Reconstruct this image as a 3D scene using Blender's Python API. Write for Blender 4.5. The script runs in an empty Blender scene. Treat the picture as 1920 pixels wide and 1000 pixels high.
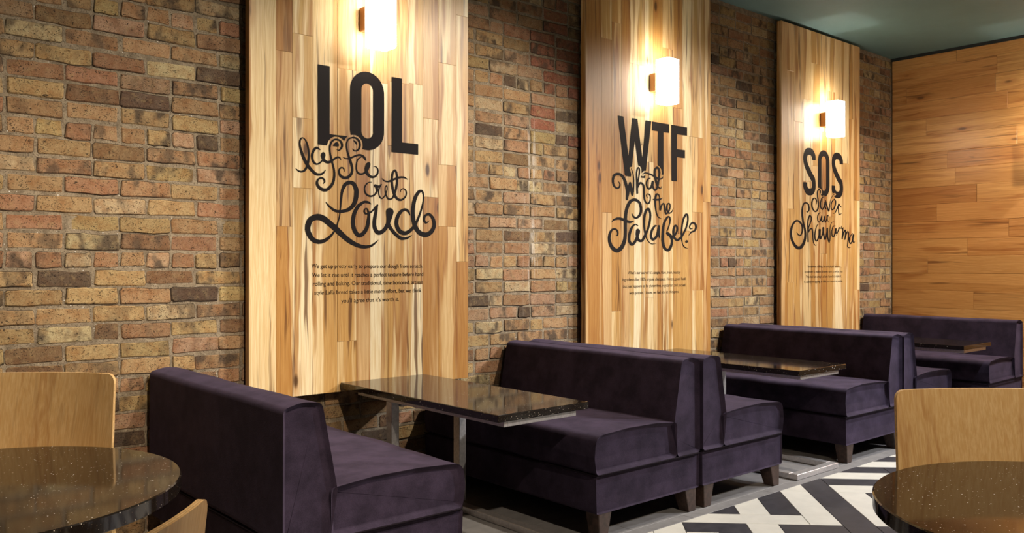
import bpy, bmesh, math, random
import numpy as np
from mathutils import Vector, Matrix, noise as mnoise

S = bpy.context.scene
COL = S.collection
RND = random.Random(11)

# ---------------------------------------------------------------- camera
CAM_H, FPX = 1.474, 1593.0
FWD = (0.65454, 0.75603); RGT = (0.75603, -0.65454)
cam_d = bpy.data.cameras.new('camera'); cam = bpy.data.objects.new('camera', cam_d); COL.objects.link(cam)
cam_d.sensor_width = 36.0; cam_d.lens = 36.0 * FPX / 1920.0; cam_d.shift_y = -2.0 / 1920.0
cam.location = (0, 0, CAM_H); cam.rotation_euler = (math.pi / 2, 0, -math.atan2(FWD[0], FWD[1]))
S.camera = cam

# ---------------------------------------------------------------- view, world, room lights
S.view_settings.view_transform = 'Standard'; S.view_settings.look = 'None'
S.view_settings.gamma = 1.0; S.view_settings.use_curve_mapping = False
S.view_settings.exposure = 0.0
WORLD_STRENGTH = 0.03
SCONCE_EMIT = 19.0
world = bpy.data.worlds.new('world'); S.world = world; world.use_nodes = True
world.node_tree.nodes['Background'].inputs[0].default_value = (1.0, 0.86, 0.72, 1)
world.node_tree.nodes['Background'].inputs[1].default_value = WORLD_STRENGTH

def spot(loc, target, energy, color, angle=110, blend=0.6, radius=0.05):
    d = bpy.data.lights.new('unseen_spot', 'SPOT'); o = bpy.data.objects.new('unseen_spot', d); COL.objects.link(o)
    d.energy = energy; d.color = color; d.spot_size = math.radians(angle); d.spot_blend = blend; d.shadow_soft_size = radius
    o.location = loc; o.rotation_euler = (Vector(target) - Vector(loc)).to_track_quat('-Z', 'Y').to_euler()
    return o
# unseen ceiling spots over the aisle in front of the booths
COOL = (0.94, 0.95, 1.0); WARM = (1.0, 0.84, 0.66)  # WARM spots are added to brighten the plank wall and plywood chairs
spot((7.4, 1.6, 3.93), (6.4, 2.5, 0), 300, COOL)
spot((9.6, 1.5, 3.93), (8.8, 2.4, 0), 300, COOL)
spot((8.0, -0.3, 3.93), (4.6, 3.0, 0.3), 1000, COOL, 64, 0.8)
spot((9.0, 1.2, 3.93), (10.18, 3.2, 1.6), 460, WARM, 80, 1.0)
spot((1.4, 0.4, 3.93), (0.8, 3.6, 0.8), 620, WARM, 56)
spot((2.4, -0.6, 3.93), (3.1, 1.2, 0.5), 460, WARM, 70)
# track spots that wash the brick and the wood panels, all turned the same way
for tx, e in ((2.6, 300), (5.0, 520), (7.7, 520), (9.95, 400)):
    spot((tx, 2.5, 3.93), (tx - 1.9, 4.67, 0.95), e, (1.0, 0.90, 0.76), 76, 1.0, 0.04)
S.cycles.max_bounces = 7; S.cycles.diffuse_bounces = 3; S.cycles.glossy_bounces = 3; S.cycles.caustics_reflective = False; S.cycles.caustics_refractive = False

# ---------------------------------------------------------------- helpers
def link(o, parent=None):
    COL.objects.link(o)
    if parent is not None: o.parent = parent
    return o

def mesh_obj(name, verts, faces, mat, parent=None, smooth=False, loc=None, recalc=True):
    me = bpy.data.meshes.new(name); me.from_pydata([tuple(v) for v in verts], [], faces)
    if recalc:
        bm = bmesh.new(); bm.from_mesh(me); bmesh.ops.recalc_face_normals(bm, faces=bm.faces); bm.to_mesh(me); bm.free()
    me.materials.append(mat)
    if smooth: me.polygons.foreach_set('use_smooth', [True] * len(me.polygons))
    me.update()
    o = bpy.data.objects.new(name, me)
    if loc: o.location = loc
    return link(o, parent)

def smooth_by_angle(o, deg=40):
    me = o.data; bm = bmesh.new(); bm.from_mesh(me)
    for f in bm.faces: f.smooth = True
    lim = math.radians(deg)
    for e in bm.edges:
        if len(e.link_faces) == 2 and e.calc_face_angle(0) > lim: e.smooth = False
    bm.to_mesh(me); bm.free()
    return o

def empty(name, loc, label, cat, group=None, rotz=0.0):
    o = bpy.data.objects.new(name, None); link(o); o.location = loc; o.rotation_euler = (0, 0, rotz)
    o.empty_display_size = 0.1
    o['label'] = label; o['category'] = cat
    if group: o['group'] = group
    return o

def chamfer_box(x0, x1, y0, y1, z0, z1, c):
    """box with all edges chamfered; returns verts, faces"""
    bm = bmesh.new()
    v = [bm.verts.new(p) for p in ((x0,y0,z0),(x1,y0,z0),(x1,y1,z0),(x0,y1,z0),(x0,y0,z1),(x1,y0,z1),(x1,y1,z1),(x0,y1,z1))]
    for f in ((0,3,2,1),(4,5,6,7),(0,1,5,4),(1,2,6,5),(2,3,7,6),(3,0,4,7)): bm.faces.new([v[i] for i in f])
    if c > 0: bmesh.ops.bevel(bm, geom=list(bm.edges), offset=c, segments=2 if c > 0.004 else 1, affect='EDGES', profile=0.5)
    bm.verts.index_update()
    vs = [tuple(p.co) for p in bm.verts]; fs = [[q.index for q in f.verts] for f in bm.faces]
    bm.free()
    return vs, fs

def box_obj(name, x0, x1, y0, y1, z0, z1, c, mat, parent=None, loc=None):
    vs, fs = chamfer_box(x0, x1, y0, y1, z0, z1, c)
    return mesh_obj(name, vs, fs, mat, parent, loc=loc)

def round_poly(pts, segs=5):
    """pts: (x, z, radius) -> list of points with rounded corners"""
    out = []; n = len(pts)
    for i in range(n):
        p = Vector(pts[i][:2]); a = Vector(pts[i-1][:2]); b = Vector(pts[(i+1) % n][:2]); r = pts[i][2]
        if r <= 0: out.append(tuple(p)); continue
        d1 = (a - p).normalized(); d2 = (b - p).normalized()
        ang = d1.angle(d2); t = min(r / math.tan(ang / 2), 0.48 * (a - p).length, 0.48 * (b - p).length)
        s = p + d1 * t; e = p + d2 * t
        for k in range(segs + 1):
            u = k / segs
            q = s * (1-u)**2 + p * 2*u*(1-u) + e * u*u
            out.append((q.x, q.y))
    return out

def inset_poly(pts, d):
    n = len(pts); P = [Vector(p) for p in pts]
    area = sum(P[i].x * P[(i+1) % n].y - P[(i+1) % n].x * P[i].y for i in range(n))
    sg = 1 if area > 0 else -1
    out = []
    for i in range(n):
        e1 = (P[i] - P[i-1]); e2 = (P[(i+1) % n] - P[i])
        if e1.length < 1e-9: e1 = e2
        if e2.length < 1e-9: e2 = e1
        n1 = Vector((-e1.y, e1.x)).normalized() * sg; n2 = Vector((-e2.y, e2.x)).normalized() * sg
        m = n1 + n2
        if m.length < 1e-6: m = n1
        m.normalize(); c = max(0.4, m.dot(n1))
        out.append(tuple(P[i] + m * d / c))
    return out

def soft_prism(name, prof, y0, y1, r, mat, parent, nsub=10, wob=0.0, seed=0):
    """extrude an x-z profile along y with rounded ends"""
    K = 4
    rr = []
    for k in range(K + 1):
        a = math.pi / 2 * k / K
        rr.append((y0 + r * (1 - math.sin(a)), r * (1 - math.cos(math.pi / 2 - a))))
    for k in range(1, nsub): rr.append((y0 + r + (y1 - y0 - 2 * r) * k / nsub, 0.0))
    for k in range(K, -1, -1):
        a = math.pi / 2 * k / K
        rr.append((y1 - r * (1 - math.sin(a)), r * (1 - math.cos(math.pi / 2 - a))))
    verts = []; faces = []; n = len(prof)
    for (y, ins) in rr:
        q = inset_poly(prof, ins) if ins > 1e-6 else prof
        for (x, z) in q:
            if wob:
                w = mnoise.noise(Vector((x * 4 + seed, y * 4, z * 4))) * wob
                verts.append((x + w, y, z + w))
            else: verts.append((x, y, z))
    for k in range(len(rr) - 1):
        for i in range(n):
            j = (i + 1) % n
            faces.append((k*n+i, k*n+j, (k+1)*n+j, (k+1)*n+i))
    faces.append(tuple(range(n))); faces.append(tuple((len(rr)-1)*n + i for i in range(n)))
    o = smooth_by_angle(mesh_obj(name, verts, faces, mat, parent), 60)
    wn = o.modifiers.new('weighted_normal', 'WEIGHTED_NORMAL'); wn.weight = 100; wn.keep_sharp = True
    return o

def tube(name, pts, r, mat, parent, closed=False, n=6):
    verts = []; faces = []; P = [Vector(p) for p in pts]; m = len(P)
    for i in range(m):
        a = P[i-1] if (closed or i > 0) else P[i]; b = P[(i+1) % m] if (closed or i < m-1) else P[i]
        t = (b - a).normalized(); up = Vector((0, 0, 1)) if abs(t.z) < 0.9 else Vector((1, 0, 0))
        s = t.cross(up).normalized(); u = s.cross(t)
        for k in range(n):
            an = 2 * math.pi * k / n
            verts.append(P[i] + s * r * math.cos(an) + u * r * math.sin(an))
    for i in range(m if closed else m - 1):
        for k in range(n):
            faces.append((i*n+k, i*n+(k+1) % n, ((i+1) % m)*n+(k+1) % n, ((i+1) % m)*n+k))
    if not closed: faces += [tuple(range(n)), tuple((m-1)*n+k for k in range(n))]
    return mesh_obj(name, verts, faces, mat, parent, smooth=True)

def lathe(name, prof, mat, parent, n=64, angle=50):
    """prof: (r, z) from the axis out and back to the axis"""
    verts = []; faces = []; idx = []
    for (r, z) in prof:
        if r < 1e-6: idx.append([len(verts)] * n); verts.append((0, 0, z))
        else:
            idx.append(list(range(len(verts), len(verts) + n)))
            verts += [(r * math.cos(2*math.pi*k/n), r * math.sin(2*math.pi*k/n), z) for k in range(n)]
    for a, b in zip(idx, idx[1:]):
        for k in range(n):
            f = [a[k], a[(k+1) % n], b[(k+1) % n], b[k]]
            g = []
            for q in f:
                if q not in g: g.append(q)
            if len(g) > 2: faces.append(g)
    return smooth_by_angle(mesh_obj(name, verts, faces, mat, parent), angle)

# ---------------------------------------------------------------- node helper
class NT:
    def __init__(s, name):
        s.m = bpy.data.materials.new(name); s.m.use_nodes = True; s.t = s.m.node_tree
        s.bsdf = s.t.nodes['Principled BSDF']
    def n(s, typ, **kw):
        o = s.t.nodes.new('ShaderNode' + typ)
        for k, v in kw.items(): setattr(o, k, v)
        return o
    def set(s, sock, v):
        if isinstance(v, bpy.types.NodeSocket): s.t.links.new(v, sock)
        elif isinstance(v, (tuple, list)) and len(v) == 3 and sock.type == 'RGBA': sock.default_value = (*v, 1)
        else: sock.default_value = v
    def inp(s, key, v): s.set(s.bsdf.inputs[key], v)
    def math(s, op, a, b=None, clamp=False):
        o = s.n('Math', operation=op, use_clamp=clamp); s.set(o.inputs[0], a)
        if b is not None: s.set(o.inputs[1], b)
        return o.outputs[0]
    def vmath(s, op, a, b):
        o = s.n('VectorMath', operation=op); s.set(o.inputs[0], a); s.set(o.inputs[1], b); return o.outputs[0]
    def noise(s, vec, scale, detail=3.0, rough=0.5, dist=0.0, out=0):
        o = s.n('TexNoise'); s.set(o.inputs['Vector'], vec); o.inputs['Scale'].default_value = scale
        o.inputs['Detail'].default_value = detail; o.inputs['Roughness'].default_value = rough; o.inputs['Distortion'].default_value = dist
        return o.outputs[out]
    def voro(s, vec, scale, feature='F1', out='Distance', rnd=1.0):
        o = s.n('TexVoronoi', feature=feature); s.set(o.inputs['Vector'], vec); o.inputs['Scale'].default_value = scale
        o.inputs['Randomness'].default_value = rnd
        return o.outputs[out]
    def step(s, v, lo, hi):
        o = s.n('MapRange', interpolation_type='SMOOTHSTEP'); s.set(o.inputs[0], v); o.inputs[1].default_value = lo; o.inputs[2].default_value = hi
        o.inputs[3].default_value = 0.0; o.inputs[4].default_value = 1.0
        return o.outputs[0]
    def mix(s, fac, a, b, typ='MIX'):
        o = s.n('Mix', data_type='RGBA', blend_type=typ); s.set(o.inputs[0], fac); s.set(o.inputs[6], a); s.set(o.inputs[7], b)
        return o.outputs[2]
    def bump(s, h, strength, dist):
        o = s.n('Bump'); s.set(o.inputs['Height'], h); o.inputs['Strength'].default_value = strength; o.inputs['Distance'].default_value = dist
        s.inp('Normal', o.outputs[0])
    def pos(s): return s.n('NewGeometry').outputs['Position']

# ---------------------------------------------------------------- materials
def mat_brick(name, attr):
    t = NT(name); P = t.pos()
    if attr:
        c = t.n('Attribute', attribute_name='bcol'); base, al = c.outputs['Color'], c.outputs['Alpha']
    else:
        c = t.n('ObjectInfo'); base, al = c.outputs['Color'], c.outputs['Alpha']
    n1 = t.noise(P, 16, 4, 0.6)
    col = t.mix(t.step(n1, 0.35, 0.75), base, t.mix(1.0, base, (0.78, 0.62, 0.52), 'MULTIPLY'))
    n0 = t.noise(t.vmath('ADD', P, (7, 3, 1)), 30, 4, 0.65)
    col = t.mix(t.math('MULTIPLY', t.step(n0, 0.5, 0.75), 0.45), col, (0.46, 0.33, 0.16))
    sp = t.math('MULTIPLY', t.step(t.noise(t.vmath('MULTIPLY', P, (1, 1, 0.7)), 15, 2, 0.5), 0.44, 0.68), al)
    col = t.mix(t.math('MULTIPLY', sp, 0.9), col, (0.10, 0.072, 0.050))
    fine = t.noise(P, 140, 3, 0.7)
    col = t.mix(t.step(fine, 0.3, 0.75), t.mix(1.0, col, (0.70, 0.66, 0.62), 'MULTIPLY'), col)
    zone = t.step(t.noise(P, 14, 2, 0.5), 0.42, 0.60)
    v = t.voro(P, 105)
    pit1 = t.math('SUBTRACT', 1.0, t.step(v, 0.14, 0.26))
    cr = t.noise(t.vmath('MULTIPLY', P, (1, 1, 1.5)), 62, 3, 0.6, 1.6)
    pit2 = t.step(cr, 0.605, 0.65)
    ed = t.n('Attribute', attribute_name='edge').outputs['Fac']
    crack = t.math('MULTIPLY', t.step(ed, 0.35, 0.75), t.step(t.noise(P, 11, 2, 0.6), 0.38, 0.46))
    pit = t.math('MAXIMUM', t.math('MULTIPLY', pit1, zone), pit2)
    pit = t.math('MAXIMUM', pit, crack)
    col = t.mix(t.math('MULTIPLY', pit, 0.88), col, (0.03, 0.020, 0.014))
    # pale paint drips that run down one stretch of the wall
    sx = t.n('SeparateXYZ'); t.set(sx.inputs[0], P)
    band = t.math('MULTIPLY', t.step(sx.outputs[0], 4.21, 4.27), t.math('SUBTRACT', 1.0, t.step(sx.outputs[0], 4.33, 4.40)))
    drip = t.math('MULTIPLY', t.math('MULTIPLY', band, t.step(t.noise(t.vmath('MULTIPLY', P, (42, 1, 1.5)), 1.0, 3, 0.6), 0.5, 0.62)), t.math('SUBTRACT', 1.0, t.step(sx.outputs[2], 2.3, 2.7)))
    col = t.mix(t.math('MULTIPLY', drip, 0.55), col, (0.62, 0.56, 0.48))
    t.inp('Base Color', col); t.inp('Roughness', 0.9); t.inp('Specular IOR Level', 0.25)
    h = t.math('SUBTRACT', t.math('ADD', t.math('MULTIPLY', n0, 0.6), t.math('MULTIPLY', fine, 0.25)), t.math('MULTIPLY', pit, 1.1))
    t.bump(h, 0.75, 0.004)
    return t.m

def mat_mortar():
    t = NT('mortar'); P = t.pos()
    n = t.noise(P, 22, 5, 0.65); f = t.noise(P, 120, 3, 0.7)
    col = t.mix(t.step(n, 0.3, 0.7), (0.20, 0.15, 0.095), (0.36, 0.285, 0.19))
    col = t.mix(t.step(f, 0.52, 0.66), col, (0.11, 0.08, 0.05))
    sp = t.math('MULTIPLY', t.math('SUBTRACT', 1.0, t.step(t.voro(P, 40), 0.08, 0.16)), t.step(t.noise(P, 9, 2), 0.5, 0.6))
    col = t.mix(sp, col, (0.75, 0.70, 0.62))
    t.inp('Base Color', col); t.inp('Roughness', 0.95)
    t.bump(t.math('ADD', n, t.math('MULTIPLY', f, 0.5)), 1.0, 0.006)
    return t.m

def mat_wood(name, sap, heart, dark, gloss=0.38, contrast=1.0, knots=1.0):
    """boards with the grain along local Z, one tint per board through the object colour"""
    t = NT(name)
    oi = t.n('ObjectInfo'); tc = t.n('TexCoord')
    off = t.n('CombineXYZ'); r = oi.outputs['Random']
    t.set(off.inputs[0], t.math('MULTIPLY', r, 31.7)); t.set(off.inputs[1], t.math('MULTIPLY', r, 17.3)); t.set(off.inputs[2], t.math('MULTIPLY', r, 53.1))
    P = t.vmath('ADD', tc.outputs['Object'], off.outputs[0])
    warp = t.vmath('SCALE', t.vmath('SUBTRACT', t.noise(t.vmath('MULTIPLY', P, (5, 5, 1.6)), 1.0, 2, 0.5, out=1), (0.5, 0.5, 0.5)), (0, 0, 0))
    warp.node.inputs[3].default_value = 0.05
    Q = t.vmath('ADD', P, t.vmath('MULTIPLY', warp, (1, 1, 0)))
    heartf = t.step(t.noise(t.vmath('MULTIPLY', Q, (8, 8, 0.32)), 1.0, 3, 0.5), 0.46, 0.545)
    col = t.mix(t.math('MULTIPLY', heartf, 0.9 * contrast, True), sap, heart)
    col = t.mix(0.85, col, t.mix(1.0, col, oi.outputs['Color'], 'MULTIPLY'))
    w = t.n('TexWave', wave_type='BANDS', bands_direction='X', wave_profile='SAW'); t.set(w.inputs['Vector'], t.vmath('MULTIPLY', Q, (1, 1, 0.07)))
    w.inputs['Scale'].default_value = 11; w.inputs['Distortion'].default_value = 7.0; w.inputs['Detail'].default_value = 2.0; w.inputs['Detail Scale'].default_value = 1.6
    col = t.mix(t.math('MULTIPLY', t.step(w.outputs['Fac'], 0.55, 1.0), 0.30 * contrast), col, t.mix(1.0, col, (0.66, 0.46, 0.28), 'MULTIPLY'))
    rim = t.math('MULTIPLY', t.math('MULTIPLY', heartf, t.math('SUBTRACT', 1.0, heartf)), 4.0)
    col = t.mix(t.math('MULTIPLY', t.math('MULTIPLY', rim, t.step(t.noise(t.vmath('MULTIPLY', P, (9, 9, 1.1)), 1.0, 2), 0.42, 0.6)), 0.75 * contrast), col, t.mix(1.0, col, (0.50, 0.27, 0.11), 'MULTIPLY'))
    fine = t.noise(t.vmath('MULTIPLY', Q, (150, 150, 3.0)), 1.0, 3, 0.6)
    col = t.mix(t.step(fine, 0.35, 0.7), t.mix(1.0, col, (0.86, 0.78, 0.66), 'MULTIPLY'), col)
    st = t.noise(t.vmath('MULTIPLY', Q, (34, 34, 0.9)), 1.0, 3, 0.55)
    stz = t.step(t.noise(t.vmath('MULTIPLY', P, (6, 6, 0.8)), 1.0, 2), 0.46, 0.62)
    streak = t.math('MULTIPLY', t.step(st, 0.545, 0.64), stz)
    col = t.mix(t.math('MULTIPLY', streak, 0.85 * contrast, True), col, dark)
    gm = t.n('TexVoronoi', feature='F1'); t.set(gm.inputs['Vector'], t.vmath('MULTIPLY', Q, (15, 15, 1.0))); gm.inputs['Scale'].default_value = 1.0
    gsel = t.n('SeparateColor'); t.set(gsel.inputs[0], gm.outputs['Color'])
    gum = t.math('MULTIPLY', t.math('SUBTRACT', 1.0, t.step(gm.outputs['Distance'], 0.10, 0.22)), t.math('GREATER_THAN', gsel.outputs[1], 0.86))
    col = t.mix(t.math('MULTIPLY', gum, 0.85 * knots), col, dark)
    kn = t.n('TexVoronoi', feature='F1'); t.set(kn.inputs['Vector'], t.vmath('MULTIPLY', P, (5.5, 5.5, 2.1))); kn.inputs['Scale'].default_value = 1.0
    sel = t.n('SeparateColor'); t.set(sel.inputs[0], kn.outputs['Color'])
    km = t.math('MULTIPLY', t.math('SUBTRACT', 1.0, t.step(kn.outputs['Distance'], 0.05, 0.13)), t.math('GREATER_THAN', sel.outputs[0], 0.55))
    kh = t.math('MULTIPLY', t.math('SUBTRACT', 1.0, t.step(kn.outputs['Distance'], 0.08, 0.34)), t.math('GREATER_THAN', sel.outputs[0], 0.55))
    col = t.mix(t.math('MULTIPLY', kh, 0.5 * knots), col, t.mix(1.0, col, (0.62, 0.36, 0.16), 'MULTIPLY'))
    col = t.mix(t.math('MULTIPLY', km, 0.9 * knots), col, (dark[0] * 0.5, dark[1] * 0.5, dark[2] * 0.5))
    t.inp('Base Color', col); t.inp('Roughness', gloss); t.inp('Specular IOR Level', 0.45)
    t.bump(t.math('SUBTRACT', fine, t.math('MULTIPLY', streak, 0.8)), 0.15, 0.002)
    return t.m

def mat_velvet():
    t = NT('aubergine velvet'); P = t.pos()
    n = t.noise(P, 7, 4, 0.6); f = t.noise(P, 260, 2, 0.6)
    col = t.mix(t.step(n, 0.3, 0.72), (0.023, 0.0155, 0.029), (0.050, 0.0345, 0.062))
    col = t.mix(t.step(f, 0.3, 0.8), t.mix(1.0, col, (0.72, 0.72, 0.72), 'MULTIPLY'), col)
    t.inp('Base Color', col); t.inp('Roughness', 0.85); t.inp('Specular IOR Level', 0.15)
    t.inp('Sheen Weight', 0.16); t.inp('Sheen Roughness', 0.45); t.inp('Sheen Tint', (0.50, 0.40, 0.62, 1))
    t.bump(t.math('ADD', f, t.math('MULTIPLY', n, 2.0)), 0.25, 0.003)
    return t.m

def mat_quartz(name, rough=0.07):
    t = NT(name); P = t.pos()
    col = t.mix(t.noise(P, 300, 2, 0.7), (0.007, 0.005, 0.004), (0.020, 0.014, 0.010))
    for sc, th, lo, hi, c in ((110, 0.86, 0.12, 0.22, (0.50, 0.44, 0.36)), (60, 0.86, 0.09, 0.15, (0.95, 0.90, 0.82)), (200, 0.8, 0.14, 0.24, (0.16, 0.11, 0.07))):
        v = t.n('TexVoronoi', feature='F1'); t.set(v.inputs['Vector'], P); v.inputs['Scale'].default_value = sc
        sel = t.n('SeparateColor'); t.set(sel.inputs[0], v.outputs['Color'])
        m = t.math('MULTIPLY', t.math('SUBTRACT', 1.0, t.step(v.outputs['Distance'], lo, hi)), t.math('GREATER_THAN', sel.outputs[1], th))
        col = t.mix(m, col, c)
    t.inp('Base Color', col); t.inp('Roughness', rough); t.inp('IOR', 1.55)
    return t.m

def mat_plain(name, c, rough=0.5, metal=0.0, nz=0.0, scale=20, spec=0.5):
    t = NT(name)
    if nz:
        n = t.noise(t.pos(), scale, 4, 0.6)
        t.inp('Base Color', t.mix(t.step(n, 0.3, 0.7), tuple(x * (1 - nz) for x in c), tuple(min(1, x * (1 + nz)) for x in c)))
        t.bump(n, 0.1, 0.001)
    else: t.inp('Base Color', c)
    t.inp('Roughness', rough); t.inp('Metallic', metal); t.inp('Specular IOR Level', spec)
    return t.m

def mat_emit(name, c, k):
    t = NT(name); t.inp('Base Color', (0.9, 0.9, 0.9)); t.inp('Emission Color', c); t.inp('Emission Strength', k)
    return t.m

M = dict(
    brick=mat_brick('common brick', False), brick_far=mat_brick('common brick courses', True), mortar=mat_mortar(),
    panel=mat_wood('hickory board', (0.88, 0.72, 0.45), (0.60, 0.36, 0.12), (0.13, 0.046, 0.012)),
    wall_wood=mat_wood('maple wall board', (0.74, 0.44, 0.175), (0.60, 0.325, 0.11), (0.14, 0.05, 0.015), 0.33, 0.75, 0.8),
    ply=mat_wood('maple plywood', (0.70, 0.47, 0.215), (0.63, 0.40, 0.17), (0.42, 0.25, 0.10), 0.36, 0.45, 0.0),
    ply_edge=mat_plain('plywood edge', (0.66, 0.44, 0.20), 0.5, nz=0.25, scale=90),
    ply_dark=mat_plain('dark veneer layer', (0.36, 0.20, 0.08), 0.55, nz=0.2, scale=90),
    velvet=mat_velvet(), piping=mat_plain('dark welt', (0.008, 0.005, 0.008), 0.9, spec=0.1),
    leg=mat_plain('dark stained wood', (0.055, 0.032, 0.024), 0.42, nz=0.35, scale=40),
    quartz=mat_quartz('dark speckled quartz'), steel=mat_plain('brushed steel', (0.58, 0.55, 0.54), 0.34, 0.65, nz=0.12, scale=60),
    blacksteel=mat_plain('black steel', (0.02, 0.02, 0.02), 0.45, 0.3),
    vinyl=mat_plain('black vinyl', (0.010, 0.0065, 0.006), 0.7, spec=0.15), ink=mat_plain('dark print', (0.03, 0.018, 0.012), 0.7, spec=0.1),
    ceiling=mat_plain('teal grey ceiling paint', (0.085, 0.150, 0.140), 0.7, nz=0.05, scale=3), painted_shade=mat_plain('painted shade black', (0.012, 0.013, 0.012), 0.7),
    board=mat_plain('dark backing board', (0.05, 0.03, 0.02), 0.7), bracket=mat_plain('bronze bracket', (0.30, 0.16, 0.07), 0.4, 0.6),
    shade=mat_emit('lit opal glass', (1.0, 0.91, 0.77), SCONCE_EMIT), bulb=mat_emit('lamp bulb', (1.0, 0.86, 0.68), 60),
    grout=mat_plain('grout', (0.10, 0.095, 0.09), 0.9, nz=0.2, scale=80),
    tile_white=mat_plain('ivory floor tile', (0.66, 0.63, 0.55), 0.42, nz=0.05, scale=9),
    tile_black=mat_plain('charcoal floor tile', (0.040, 0.037, 0.042), 0.42, nz=0.22, scale=14),
    tile_grey=mat_plain('grey floor tile', (0.21, 0.20, 0.195), 0.48, nz=0.12, scale=12),
)
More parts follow.
